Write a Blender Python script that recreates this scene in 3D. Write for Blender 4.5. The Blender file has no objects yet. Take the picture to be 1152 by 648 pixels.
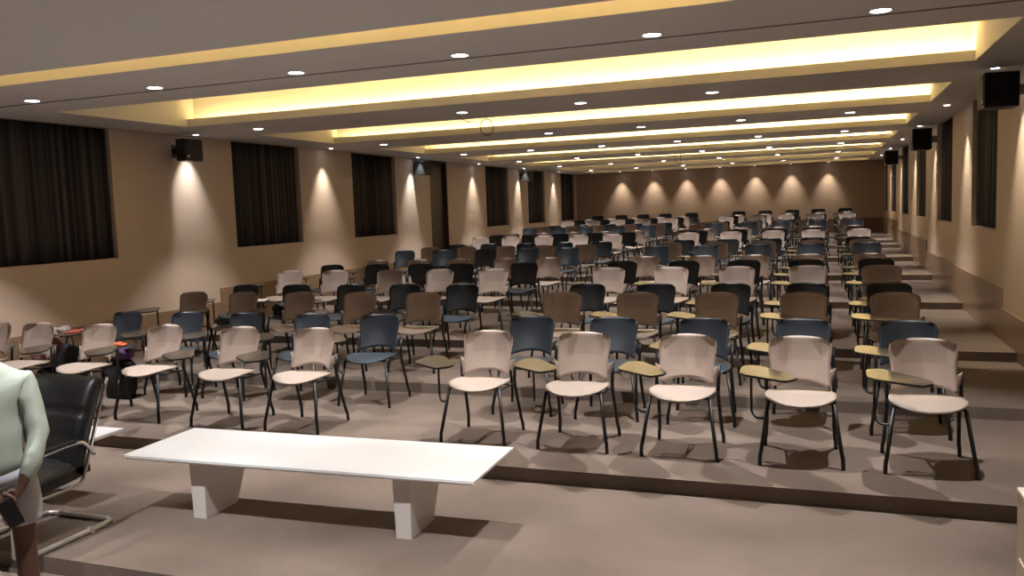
import bpy, bmesh, math, random
from mathutils import Vector, Matrix
random.seed(7)
PI = math.pi
sc = bpy.context.scene
col = sc.collection
sc.view_settings.view_transform = 'Standard'
sc.view_settings.look = 'None'
sc.view_settings.gamma = 1.0
sc.view_settings.use_curve_mapping = False
sc.view_settings.exposure = 0.72

# ------------------------------------------------------------------ room constants (metres)
WL, WR, ZC, YF = -8.68, 1.866, 3.1737, 30.49      # left wall, right wall, soffit, far wall
YB = -3.6                                          # wall behind the stage
RISE = 0.0993
STEPS = [5.4927, 7.6156, 9.7406, 13.345, 16.905, 20.50, 24.15, 27.95]
def tier_z(k): return k * RISE

# ------------------------------------------------------------------ materials
def nodes_of(name):
    m = bpy.data.materials.new(name); m.use_nodes = True
    nt = m.node_tree; b = nt.nodes['Principled BSDF']
    return m, nt, b
def mat(name, rgb, rough=0.6, metal=0.0, noise=0.0, nscale=20.0, bump=0.0, bscale=200.0, spec=0.5, stretch=None):
    m, nt, b = nodes_of(name)
    b.inputs['Base Color'].default_value = (*rgb, 1)
    b.inputs['Roughness'].default_value = rough
    b.inputs['Metallic'].default_value = metal
    b.inputs['Specular IOR Level'].default_value = spec
    tc = nt.nodes.new('ShaderNodeTexCoord')
    src = tc.outputs['Object']
    if stretch:
        mp = nt.nodes.new('ShaderNodeMapping'); mp.inputs['Scale'].default_value = stretch
        nt.links.new(src, mp.inputs['Vector']); src = mp.outputs['Vector']
    if noise > 0:
        n = nt.nodes.new('ShaderNodeTexNoise'); n.inputs['Scale'].default_value = nscale
        n.inputs['Detail'].default_value = 4
        nt.links.new(src, n.inputs['Vector'])
        r = nt.nodes.new('ShaderNodeMix'); r.data_type = 'RGBA'
        r.inputs['A'].default_value = (*[c * (1 - noise) for c in rgb], 1)
        r.inputs['B'].default_value = (*[min(1, c * (1 + noise)) for c in rgb], 1)
        nt.links.new(n.outputs['Fac'], r.inputs['Factor'])
        nt.links.new(r.outputs['Result'], b.inputs['Base Color'])
    if bump > 0:
        n2 = nt.nodes.new('ShaderNodeTexNoise'); n2.inputs['Scale'].default_value = bscale
        nt.links.new(src, n2.inputs['Vector'])
        bp = nt.nodes.new('ShaderNodeBump'); bp.inputs['Strength'].default_value = bump
        bp.inputs['Distance'].default_value = 0.004
        nt.links.new(n2.outputs['Fac'], bp.inputs['Height'])
        nt.links.new(bp.outputs['Normal'], b.inputs['Normal'])
    return m
def emit(name, rgb, strength):
    m, nt, b = nodes_of(name)
    b.inputs['Base Color'].default_value = (*rgb, 1)
    b.inputs['Emission Color'].default_value = (*rgb, 1)
    b.inputs['Emission Strength'].default_value = strength
    return m
def carpet_mat():
    m, nt, b = nodes_of('ribbed_loop_carpet')
    b.inputs['Roughness'].default_value = 0.95
    b.inputs['Specular IOR Level'].default_value = 0.1
    tc = nt.nodes.new('ShaderNodeTexCoord')
    mp = nt.nodes.new('ShaderNodeMapping'); mp.inputs['Rotation'].default_value = (0.6, 0.5, math.radians(38))
    nt.links.new(tc.outputs['Object'], mp.inputs['Vector'])
    w = nt.nodes.new('ShaderNodeTexWave'); w.bands_direction = 'X'; w.inputs['Scale'].default_value = 19
    w.inputs['Distortion'].default_value = 1.2; w.inputs['Detail'].default_value = 2; w.inputs['Detail Scale'].default_value = 14
    nt.links.new(mp.outputs['Vector'], w.inputs['Vector'])
    w2 = nt.nodes.new('ShaderNodeTexWave'); w2.bands_direction = 'Y'; w2.inputs['Scale'].default_value = 24
    w2.inputs['Distortion'].default_value = 1.0
    nt.links.new(mp.outputs['Vector'], w2.inputs['Vector'])
    n = nt.nodes.new('ShaderNodeTexNoise'); n.inputs['Scale'].default_value = 1.3; n.inputs['Detail'].default_value = 5
    nt.links.new(tc.outputs['Object'], n.inputs['Vector'])
    mul = nt.nodes.new('ShaderNodeMath'); mul.operation = 'MULTIPLY'
    nt.links.new(w.outputs['Fac'], mul.inputs[0]); nt.links.new(w2.outputs['Fac'], mul.inputs[1])
    add = nt.nodes.new('ShaderNodeMath'); add.operation = 'MULTIPLY_ADD'; add.inputs[1].default_value = 0.35
    nt.links.new(mul.outputs[0], add.inputs[0]); nt.links.new(n.outputs['Fac'], add.inputs[2])
    cr = nt.nodes.new('ShaderNodeValToRGB')
    cr.color_ramp.elements[0].position = 0.25; cr.color_ramp.elements[0].color = (0.158, 0.124, 0.104, 1)
    cr.color_ramp.elements[1].position = 1.0; cr.color_ramp.elements[1].color = (0.262, 0.207, 0.172, 1)
    nt.links.new(add.outputs[0], cr.inputs['Fac'])
    nt.links.new(cr.outputs['Color'], b.inputs['Base Color'])
    bp = nt.nodes.new('ShaderNodeBump'); bp.inputs['Strength'].default_value = 0.25; bp.inputs['Distance'].default_value = 0.005
    nt.links.new(mul.outputs[0], bp.inputs['Height']); nt.links.new(bp.outputs['Normal'], b.inputs['Normal'])
    return m
def shell_mat(name, rgb, dots=False):
    m, nt, b = nodes_of(name)
    b.inputs['Roughness'].default_value = 0.42
    b.inputs['Base Color'].default_value = (*rgb, 1)
    if dots:   # small round perforations through the upper middle of the shell
        tc = nt.nodes.new('ShaderNodeTexCoord'); sp = nt.nodes.new('ShaderNodeSeparateXYZ')
        nt.links.new(tc.outputs['Object'], sp.inputs[0])
        def mth(op, a, bb=None, c=None):
            q = nt.nodes.new('ShaderNodeMath'); q.operation = op
            for i, v in enumerate((a, bb, c)):
                if v is None: continue
                if isinstance(v, (int, float)): q.inputs[i].default_value = v
                else: nt.links.new(v, q.inputs[i])
            return q.outputs[0]
        sx = mth('SINE', mth('MULTIPLY', sp.outputs['X'], 2 * PI / 0.012))
        sz = mth('SINE', mth('MULTIPLY', sp.outputs['Z'], 2 * PI / 0.012))
        d = mth('GREATER_THAN', mth('ADD', sx, sz), 0.7)
        inx = mth('LESS_THAN', mth('ABSOLUTE', sp.outputs['X']), 0.15)
        inz = mth('LESS_THAN', mth('ABSOLUTE', mth('SUBTRACT', sp.outputs['Z'], 0.735)), 0.07)
        f = mth('MULTIPLY', mth('MULTIPLY', d, inx), inz)
        mx = nt.nodes.new('ShaderNodeMix'); mx.data_type = 'RGBA'
        mx.inputs['A'].default_value = (*rgb, 1); mx.inputs['B'].default_value = (*[c * 0.45 for c in rgb], 1)
        nt.links.new(f, mx.inputs['Factor']); nt.links.new(mx.outputs['Result'], b.inputs['Base Color'])
    return m
def stripe_mat(name, a, c, scale):
    m, nt, b = nodes_of(name)
    b.inputs['Roughness'].default_value = 0.8
    tc = nt.nodes.new('ShaderNodeTexCoord'); mp = nt.nodes.new('ShaderNodeMapping')
    mp.inputs['Scale'].default_value = (scale, scale, 0.05)
    nt.links.new(tc.outputs['Object'], mp.inputs['Vector'])
    n = nt.nodes.new('ShaderNodeTexNoise'); n.inputs['Scale'].default_value = 1.0; n.inputs['Detail'].default_value = 6
    nt.links.new(mp.outputs['Vector'], n.inputs['Vector'])
    cr = nt.nodes.new('ShaderNodeValToRGB')
    cr.color_ramp.elements[0].position = 0.4; cr.color_ramp.elements[0].color = (*a, 1)
    cr.color_ramp.elements[1].position = 0.65; cr.color_ramp.elements[1].color = (*c, 1)
    nt.links.new(n.outputs['Fac'], cr.inputs['Fac']); nt.links.new(cr.outputs['Color'], b.inputs['Base Color'])
    return m

M = {}
M['carpet'] = carpet_mat()
M['wall'] = mat('beige_wall_paint', (0.58, 0.465, 0.375), 0.75, noise=0.04, nscale=1.5, bump=0.1, bscale=300)
M['farwall'] = mat('brown_panel_paint', (0.40, 0.29, 0.21), 0.7, noise=0.06, nscale=2)
M['wainscot'] = mat('brown_stone_laminate', (0.30, 0.20, 0.125), 0.28, noise=0.18, nscale=5, stretch=(1, 0.6, 2))
M['ceiling'] = mat('taupe_ceiling_paint', (0.66, 0.63, 0.61), 0.85, noise=0.02, nscale=1)
M['cove'] = mat('cream_cove_paint', (0.90, 0.85, 0.72), 0.8)
M['groove'] = mat('dark_ceiling_groove', (0.05, 0.04, 0.035), 0.8)
def led_mat():
    # brightness gradient put into the emission by hand, stronger towards the right wall
    m, nt, b = nodes_of('warm_led_strip')
    b.inputs['Emission Color'].default_value = (1.0, 0.77, 0.41, 1); b.inputs['Base Color'].default_value = (1, .9, .7, 1)
    tc = nt.nodes.new('ShaderNodeTexCoord'); sp = nt.nodes.new('ShaderNodeSeparateXYZ'); nt.links.new(tc.outputs['Object'], sp.inputs[0])
    mr = nt.nodes.new('ShaderNodeMapRange'); mr.inputs['From Min'].default_value = -7.9; mr.inputs['From Max'].default_value = 1.3
    mr.inputs['To Min'].default_value = 8.0; mr.inputs['To Max'].default_value = 21.0
    nt.links.new(sp.outputs['X'], mr.inputs['Value']); nt.links.new(mr.outputs['Result'], b.inputs['Emission Strength'])
    return m
M['led'] = led_mat()
M['lamp_on'] = emit('lit_downlight_lens', (0.95, 0.96, 1.0), 12.0)
M['lamp_dim'] = emit('faint_downlight_lens', (1.0, 0.93, 0.85), 1.2)
M['lamp_off'] = mat('unlit_downlight_lens', (0.5, 0.45, 0.4), 0.3)
M['ring'] = mat('white_lamp_ring', (0.6, 0.56, 0.52), 0.4)
M['curtain'] = stripe_mat('dark_striped_curtain_fabric', (0.014, 0.012, 0.011), (0.085, 0.074, 0.066), 16)
M['reveal'] = mat('dark_window_reveal', (0.06, 0.035, 0.022), 0.6)
M['doorwood'] = mat('dark_brown_door_veneer', (0.05, 0.028, 0.018), 0.4, noise=0.3, nscale=6, stretch=(6, 6, 0.4))
M['glass'] = mat('dark_night_glass', (0.01, 0.01, 0.012), 0.05)
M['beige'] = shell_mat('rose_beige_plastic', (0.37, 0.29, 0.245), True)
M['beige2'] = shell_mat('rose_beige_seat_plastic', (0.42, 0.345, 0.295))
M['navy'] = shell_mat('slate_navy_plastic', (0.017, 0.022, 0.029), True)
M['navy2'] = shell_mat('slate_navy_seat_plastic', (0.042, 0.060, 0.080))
M['steel'] = mat('black_powder_coated_steel', (0.010, 0.010, 0.011), 0.4)
M['tablet'] = mat('glossy_brown_laminate', (0.062, 0.052, 0.038), 0.17, noise=0.15, nscale=12, spec=0.9)
M['edge'] = mat('black_edge_band', (0.01, 0.01, 0.01), 0.5)
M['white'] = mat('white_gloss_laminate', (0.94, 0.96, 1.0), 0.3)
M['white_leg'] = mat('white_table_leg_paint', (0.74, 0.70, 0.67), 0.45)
M['leather'] = mat('black_leather', (0.009, 0.009, 0.010), 0.42, bump=0.3, bscale=120)
M['chrome'] = mat('chrome', (0.75, 0.75, 0.76), 0.12, metal=1.0)
M['satin'] = mat('satin_silver_tube', (0.62, 0.60, 0.58), 0.35, metal=0.6)
M['speaker'] = mat('black_speaker_plastic', (0.010, 0.011, 0.011), 0.45)
M['grille'] = mat('black_speaker_grille', (0.02, 0.02, 0.02), 0.6, bump=0.6, bscale=400)
M['shirt'] = mat('pale_mint_cotton', (0.41, 0.465, 0.40), 0.85, noise=0.05, nscale=8, bump=0.3, bscale=60)
M['denim'] = mat('faded_grey_blue_denim', (0.42, 0.43, 0.48), 0.9, noise=0.22, nscale=14, bump=0.3, bscale=200)
M['skin'] = mat('brown_skin', (0.105, 0.050, 0.032), 0.5, noise=0.08, nscale=10)
M['hair'] = mat('black_hair', (0.012, 0.010, 0.009), 0.6, bump=0.6, bscale=150)
M['podium'] = mat('cream_podium_laminate', (0.52, 0.44, 0.33), 0.45)
M['podium_top'] = mat('light_podium_top', (0.62, 0.56, 0.46), 0.4)
M['bag'] = mat('black_bag_nylon', (0.012, 0.012, 0.014), 0.7, bump=0.4, bscale=80)
M['greenbag'] = mat('dark_green_bag_nylon', (0.012, 0.022, 0.016), 0.6)
M['orange'] = mat('orange_cloth', (0.55, 0.13, 0.05), 0.85)
M['purple'] = mat('purple_cloth', (0.11, 0.05, 0.17), 0.85, noise=0.4, nscale=40)
M['grey_cloth'] = mat('grey_cloth', (0.30, 0.27, 0.25), 0.9, noise=0.3, nscale=25)
M['red'] = mat('red_card', (0.38, 0.08, 0.06), 0.6)
M['paper'] = mat('white_paper', (0.72, 0.70, 0.66), 0.8)
M['bottle'] = mat('clear_white_plastic', (0.50, 0.49, 0.47), 0.2)
M['cable'] = mat('dark_cable', (0.06, 0.035, 0.02), 0.6)
M['sign'] = emit('lit_blue_sign', (0.25, 0.50, 0.9), 1.1)
M['sign_white'] = emit('lit_white_sign_glyph', (0.8, 0.9, 1.0), 1.6)
M['phone'] = mat('black_phone', (0.008, 0.008, 0.009), 0.25)
def scarf_mat():
    m, nt, b = nodes_of('red_white_patterned_cloth'); b.inputs['Roughness'].default_value = 0.9
    tc = nt.nodes.new('ShaderNodeTexCoord')
    w = nt.nodes.new('ShaderNodeTexWave'); w.bands_direction = 'Z'; w.inputs['Scale'].default_value = 9; w.inputs['Distortion'].default_value = 3
    nt.links.new(tc.outputs['Object'], w.inputs['Vector'])
    cr = nt.nodes.new('ShaderNodeValToRGB'); cr.color_ramp.interpolation = 'CONSTANT'
    cr.color_ramp.elements[0].color = (0.33, 0.05, 0.05, 1); cr.color_ramp.elements[1].color = (0.55, 0.48, 0.44, 1); cr.color_ramp.elements[1].position = 0.45
    e = cr.color_ramp.elements.new(0.8); e.color = (0.05, 0.04, 0.05, 1)
    nt.links.new(w.outputs['Fac'], cr.inputs['Fac']); nt.links.new(cr.outputs['Color'], b.inputs['Base Color'])
    return m
M['scarf'] = scarf_mat()

# ------------------------------------------------------------------ object helpers
def link(o, parent=None):
    col.objects.link(o)
    if parent is not None: o.parent = parent
    return o
def obj(name, bm, m, parent=None, smooth=False, loc=None, bevel=0.0, sub=0):
    me = bpy.data.meshes.new(name)
    bmesh.ops.recalc_face_normals(bm, faces=bm.faces)
    bm.to_mesh(me); bm.free()
    mats = m if isinstance(m, (list, tuple)) else [m]
    for q in mats: me.materials.append(q)
    if smooth:
        for p in me.polygons: p.use_smooth = True
    o = bpy.data.objects.new(name, me)
    if loc: o.location = loc
    link(o, parent)
    if bevel > 0:
        md = o.modifiers.new('bevel', 'BEVEL'); md.width = bevel; md.segments = 2; md.limit_method = 'ANGLE'
    if sub:
        md = o.modifiers.new('sub', 'SUBSURF'); md.levels = sub; md.render_levels = sub
    return o
def thing(name, label, cat, loc=(0, 0, 0), rz=0.0, group=None):
    o = bpy.data.objects.new(name, None); link(o); o.empty_display_size = 0.1
    o.location = loc; o.rotation_euler = (0, 0, rz)
    return tag(o, label, cat, group)
def tag(o, label, cat, group=None):
    o['label'] = label; o['category'] = cat
    if group: o['group'] = group
    return o
def struct(o): o['kind'] = 'structure'; return o
def box(bm, x0, x1, y0, y1, z0, z1, mi=0):
    v = [bm.verts.new((x, y, z)) for z in (z0, z1) for y in (y0, y1) for x in (x0, x1)]
    fs = [(0, 1, 3, 2), (4, 5, 7, 6), (0, 1, 5, 4), (2, 3, 7, 6), (0, 2, 6, 4), (1, 3, 7, 5)]
    out = []
    for f in fs:
        q = bm.faces.new([v[i] for i in f]); q.material_index = mi; out.append(q)
    return v
def hexa(bm, bottom, top):
    a = [bm.verts.new(p) for p in bottom]; b = [bm.verts.new(p) for p in top]
    bm.faces.new(a); bm.faces.new(b)
    n = len(a)
    for i in range(n): bm.faces.new((a[i], a[(i + 1) % n], b[(i + 1) % n], b[i]))
def tube(bm, pts, r, n=8, closed=False):
    P = [Vector(p) for p in pts]; rings = []; N = len(P)
    prev = None
    for i in range(N):
        if closed: d = (P[(i + 1) % N] - P[i - 1])
        elif i == 0: d = P[1] - P[0]
        elif i == N - 1: d = P[-1] - P[-2]
        else: d = (P[i + 1] - P[i]).normalized() + (P[i] - P[i - 1]).normalized()
        d.normalize()
        if prev is None:
            ref = Vector((0, 0, 1)) if abs(d.z) < 0.9 else Vector((1, 0, 0))
            u = d.cross(ref).normalized()
        else:
            u = (prev - d * prev.dot(d)).normalized()
        prev = u; w = d.cross(u)
        rr = r[i] if isinstance(r, (list, tuple)) else r
        rings.append([bm.verts.new(P[i] + (u * math.cos(2 * PI * k / n) + w * math.sin(2 * PI * k / n)) * rr) for k in range(n)])
    M_ = N if closed else N - 1
    for i in range(M_):
        a = rings[i]; b = rings[(i + 1) % N]
        for k in range(n): bm.faces.new((a[k], a[(k + 1) % n], b[(k + 1) % n], b[k]))
    if not closed:
        bm.faces.new(rings[0][::-1]); bm.faces.new(rings[-1])
def smooth_path(pts, seg=4):
    P = [Vector(p) for p in pts]; out = []
    for i in range(len(P) - 1):
        p0 = P[max(i - 1, 0)]; p1 = P[i]; p2 = P[i + 1]; p3 = P[min(i + 2, len(P) - 1)]
        for s in range(seg):
            t = s / seg
            out.append(0.5 * ((2 * p1) + (p2 - p0) * t + (2 * p0 - 5 * p1 + 4 * p2 - p3) * t * t + (-p0 + 3 * p1 - 3 * p2 + p3) * t ** 3))
    out.append(P[-1]); return out
def lathe(bm, prof, n=20, c=(0, 0)):
    rings = []
    for r, z in prof:
        rings.append([bm.verts.new((c[0] + r * math.cos(2 * PI * k / n), c[1] + r * math.sin(2 * PI * k / n), z)) for k in range(n)])
    for a, b in zip(rings, rings[1:]):
        for k in range(n): bm.faces.new((a[k], a[(k + 1) % n], b[(k + 1) % n], b[k]))
    bm.faces.new(rings[0][::-1]); bm.faces.new(rings[-1])
def sheet(bm, nu, nv, fn, th):
    """closed thin solid: fn(u,v)->(point, normal) for u,v in 0..1"""
    F = [[None] * (nv + 1) for _ in range(nu + 1)]; B = [[None] * (nv + 1) for _ in range(nu + 1)]
    for i in range(nu + 1):
        for j in range(nv + 1):
            p, n = fn(i / nu, j / nv); p = Vector(p); n = Vector(n).normalized()
            F[i][j] = bm.verts.new(p + n * th / 2); B[i][j] = bm.verts.new(p - n * th / 2)
    for i in range(nu):
        for j in range(nv):
            bm.faces.new((F[i][j], F[i + 1][j], F[i + 1][j + 1], F[i][j + 1]))
            bm.faces.new((B[i][j], B[i][j + 1], B[i + 1][j + 1], B[i + 1][j]))
    for i in range(nu):
        bm.faces.new((F[i][0], B[i][0], B[i + 1][0], F[i + 1][0])); bm.faces.new((F[i][nv], F[i + 1][nv], B[i + 1][nv], B[i][nv]))
    for j in range(nv):
        bm.faces.new((F[0][j], F[0][j + 1], B[0][j + 1], B[0][j])); bm.faces.new((F[nu][j], B[nu][j], B[nu][j + 1], F[nu][j + 1]))

# ------------------------------------------------------------------ camera
Fpx = 944.712; yaw, pitch, roll = 0.3575, 0.0921, -0.0354
f = Vector((-math.sin(yaw) * math.cos(pitch), math.cos(yaw) * math.cos(pitch), -math.sin(pitch)))
r_ = Vector((math.cos(yaw), math.sin(yaw), 0)); u_ = r_.cross(f)
r2 = r_ * math.cos(roll) + u_ * math.sin(roll); u2 = -r_ * math.sin(roll) + u_ * math.cos(roll)
cam = bpy.data.cameras.new('camera'); cam.sensor_width = 36; cam.lens = Fpx / 1152 * 36; cam.clip_start = 0.05; cam.clip_end = 100
co = bpy.data.objects.new('camera', cam); col.objects.link(co)
mw = Matrix((( r2.x, u2.x, -f.x, 0), (r2.y, u2.y, -f.y, 0), (r2.z, u2.z, -f.z, 1.9298), (0, 0, 0, 1)))
co.matrix_world = mw
sc.camera = co

# ------------------------------------------------------------------ floor with its tiers (one carpeted surface)
prof = [(YB, -0.1), (3.5, -0.1), (3.5, 0.0)]
for k, y in enumerate(STEPS): prof += [(y, tier_z(k)), (y, tier_z(k + 1))]
prof.append((YF, tier_z(8)))
bm = bmesh.new()
T = [[bm.verts.new((x, y, z)) for (y, z) in prof] for x in (WL, WR)]
Bv = [[bm.verts.new((x, y, -0.4)) for y in (YB, YF)] for x in (WL, WR)]
for i in range(len(prof) - 1): bm.faces.new((T[0][i], T[1][i], T[1][i + 1], T[0][i + 1]))
bm.faces.new((Bv[0][0], Bv[1][0], Bv[1][1], Bv[0][1]))
for s in (0, 1): bm.faces.new(T[s] + [Bv[s][1], Bv[s][0]])
bm.faces.new((T[0][0], T[1][0], Bv[1][0], Bv[0][0])); bm.faces.new((T[0][-1], T[1][-1], Bv[1][1], Bv[0][1]))
struct(obj('floor', bm, M['carpet']))

# ------------------------------------------------------------------ ceiling with coves
RX0, RX1 = -7.87, 1.34; TOP = 3.62; CD = 0.15
recess = []
for n in range(8):
    b_ = 5.50 + 3.544 * n; a_ = b_ - 2.03
    if n == 0: a_ = 5.12
    if n == 7: b_ = 29.95
    recess.append((a_, b_))
bm = bmesh.new()
box(bm, WL, RX0, YB, YF, ZC, TOP); box(bm, RX1, WR, YB, YF, ZC, TOP)
prev = YB
for a_, b_ in recess:
    box(bm, RX0, RX1, prev, a_, ZC, TOP); prev = b_ + CD
    box(bm, RX0, RX1, b_ + 0.004, b_ + CD, ZC, ZC + 0.012)
box(bm, RX0, RX1, prev, YF, ZC, TOP)
struct(obj('ceiling', bm, M['ceiling']))
cove_objs = []
for i, (a_, b_) in enumerate(recess):
    bm = bmesh.new(); e = 0.004
    box(bm, RX0, RX1, b_ , b_ + 0.02, ZC + 0.001, ZC + 0.10)               # lip
    box(bm, RX0, RX1, b_ + 0.02, b_ + CD, ZC + 0.013, ZC + 0.02)           # ledge
    box(bm, RX0, RX1, b_ + CD - 0.012, b_ + CD, ZC + 0.02, TOP)    # back face
    box(bm, RX0, RX1, a_, a_ + 0.012, ZC, TOP)                     # near face
    box(bm, RX0, RX0 + 0.012, a_, b_ + CD, ZC, TOP); box(bm, RX1 - 0.012, RX1, a_, b_ + CD, ZC, TOP)
    box(bm, RX0, RX1, a_, b_ + CD, TOP - 0.02, TOP)
    o = struct(obj('trim_%d' % (i + 1), bm, M['cove']))
    bm = bmesh.new(); box(bm, RX0 + 0.14, RX1 - 0.03, b_ + 0.035, b_ + 0.085, ZC + 0.022, ZC + 0.034)
    s = obj('led_strip', bm, M['led'], o)
bm = bmesh.new()
box(bm, WL + 0.5, WR - 0.1, 6.405, 6.417, ZC - 0.002, ZC + 0.001); box(bm, WL + 0.5, WR - 0.1, 6.435, 6.443, ZC - 0.002, ZC + 0.001)
struct(obj('trim_9', bm, M['groove']))

# ------------------------------------------------------------------ walls
def side_wall(name, X, s, openings, zf=lambda y: -0.4):
    """s=-1 left (solid grows to -x), s=+1 right"""
    x0, x1 = (X - 0.25, X) if s < 0 else (X, X + 0.25)
    bm = bmesh.new(); y = YB
    for (a, b, z0, z1) in sorted(openings):
        box(bm, x0, x1, y, a, -0.4, TOP)
        box(bm, x0, x1, a, b, -0.4, z0)
        if z1 < TOP: box(bm, x0, x1, a, b, z1, TOP)
        y = b
    box(bm, x0, x1, y, YF, -0.4, TOP)
    return struct(obj(name, bm, M['wall']))
lw = [(4.6, 8.53, 1.49, ZC), (10.93, 12.73, 1.50, ZC), (14.50, 16.27, 1.50, ZC), (21.47, 23.23, 1.50, ZC), (24.96, 26.63, 1.50, ZC), (28.5, 30.15, 1.50, ZC)]
doorL = (17.97, 18.95, tier_z(5), ZC)
rw = [(11.09, 12.84, 1.50, ZC), (14.72, 16.45, 1.50, ZC), (18.33, 20.08, 1.50, ZC), (22.0, 23.7, 1.50, ZC), (25.65, 27.37, 1.50, ZC), (28.95, 30.35, 1.50, ZC), (7.5, 9.25, 1.50, ZC)]
side_wall('wall_left', WL, -1, lw + [doorL]); side_wall('wall_right', WR, 1, rw)
bm = bmesh.new(); box(bm, WL - 0.25, WR + 0.25, YF, YF + 0.2, -0.4, TOP); struct(obj('wall_far', bm, M['farwall']))
bm = bmesh.new(); box(bm, WL - 0.25, WR + 0.25, YB - 0.2, YB, -0.4, TOP); struct(obj('wall_front', bm, M['wall']))
def wainscot(name, X, s, segs):
    bm = bmesh.new()
    for (a, b, z) in segs:
        x0, x1 = (X, X + 0.018) if s < 0 else (X - 0.018, X)
        # follows the tiers: the strip stands on each tread
        ys = [a] + [y for y in [3.5] + STEPS if a < y < b] + [b]
        for y0, y1 in zip(ys, ys[1:]):
            ym = (y0 + y1) / 2; k = sum(1 for q in STEPS if q < ym); z0 = tier_z(k) if ym > 3.5 else -0.1
            box(bm, x0, x1, y0, y1, z0, z)
    return struct(obj(name, bm, M['wainscot']))
wainscot('baseboard_left', WL, -1, [(YB, 10.45, 0.69), (10.45, 17.96, 0.90), (18.96, 25.1, 1.08), (25.1, YF, 1.29)])
wainscot('baseboard_right', WR, 1, [(YB, 10.62, 0.655), (10.62, 18.02, 0.87), (18.02, 25.07, 1.07), (25.07, YF, 1.29)])
bm = bmesh.new(); box(bm, WL + 0.02, WR - 0.02, YF - 0.018, YF, tier_z(8), 1.27); struct(obj('baseboard_far', bm, mat('dark_brown_wainscot', (0.16, 0.10, 0.065), 0.4, noise=0.1)))
# windows behind the curtains
def window(i, X, s, op):
    a, b, z0, z1 = op; bm = bmesh.new()
    xo = X + s * 0.22; xi = X + s * 0.17
    x0, x1 = min(xo, xi), max(xo, xi); t = 0.05
    box(bm, x0, x1, a, a + t, z0, z1, 0); box(bm, x0, x1, b - t, b, z0, z1, 0)
    box(bm, x0, x1, a + t, b - t, z0, z0 + t, 0); box(bm, x0, x1, a + t, b - t, z1 - t, z1, 0)
    ym = (a + b) / 2; box(bm, x0, x1, ym - t / 2, ym + t / 2, z0 + t, z1 - t, 0)
    g0, g1 = x0 + 0.015, x0 + 0.025
    box(bm, g0, g1, a + t, ym - t / 2, z0 + t, z1 - t, 1); box(bm, g0, g1, ym + t / 2, b - t, z0 + t, z1 - t, 1)
    return struct(obj('window_%d' % i, bm, [M['reveal'], M['glass']]))
def curtain(X, s, op, label, group):
    a, b, z0, z1 = op; a += 0.015; b -= 0.015; z0 += 0.012; z1 -= 0.012
    xc = X + s * 0.07; L = b - a; n = int(L * 60)
    ph = random.random() * 6; fq = 2 * PI / 0.11
    def fn(u, v):
        y = a + L * u; w = 0.55 + 0.45 * math.sin(y * 2.3 + ph)
        drape = 0.9 + 0.3 * (1 - v)
        x = xc + 0.026 * drape * math.sin(y * fq + 1.6 * math.sin(y * 3.1 + ph) + (1 - v) * 0.5 * math.sin(y * 5 + ph)) * (0.55 + 0.45 * w)
        return (x, y, z0 + (z1 - z0) * v), (1, 0, 0)
    bm = bmesh.new(); sheet(bm, n, 4, fn, 0.004)
    o = obj('curtain', bm, M['curtain'], smooth=True)
    return tag(o, label, 'curtain', group)
ordn = ['first', 'second', 'third', 'fourth', 'fifth', 'sixth', 'seventh', 'eighth', 'ninth', 'tenth', 'eleventh', 'twelfth', 'thirteenth', 'fourteenth', 'fifteenth', 'sixteenth', 'seventeenth', 'eighteenth', 'nineteenth', 'last']
lwl = ['widest dark striped curtain on the left wall, nearest the stage', 'dark curtain on the left wall just beyond the nearest speaker', 'dark curtain on the left wall just before the dark brown door',
       'dark curtain on the left wall, first one beyond the door', 'dark curtain on the left wall beyond the far speaker', 'farthest dark curtain on the left wall, beside the far wall']
for i, op in enumerate(lw):
    window(i + 1, WL, -1, op); curtain(WL, -1, op, lwl[i], 'dark window curtains')
rwl = ['dark curtain on the right wall just beyond the nearest speaker', 'second dark curtain visible on the right wall', 'third dark curtain on the right wall, beyond the middle speaker', 'fourth dark curtain along the right wall',
       'fifth dark curtain along the right wall', 'farthest dark curtain on the right wall, by the far corner', 'dark curtain on the right wall nearest the stage, before the speaker']
for i, op in enumerate(rw):
    window(i + 7, WR, 1, op)
    curtain(WR, 1, op, rwl[i], 'dark window curtains')
# door
a, b, z0, z1 = doorL
bm = bmesh.new(); box(bm, WL - 0.13, WL - 0.09, a + 0.04, b - 0.04, z0, z1 - 0.05)
box(bm, WL - 0.2, WL - 0.005, a, a + 0.04, z0, z1); box(bm, WL - 0.2, WL - 0.005, b - 0.04, b, z0, z1); box(bm, WL - 0.2, WL - 0.005, a + 0.04, b - 0.04, z1 - 0.05, z1)
d1 = struct(obj('door_1', bm, M['doorwood']))
bm = bmesh.new(); tube(bm, [(WL - 0.09, a + 0.15, z0 + 1.0), (WL - 0.04, a + 0.15, z0 + 1.0), (WL - 0.04, a + 0.27, z0 + 1.0)], 0.01, 8)
obj('door_handle', bm, M['chrome'], d1)

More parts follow.
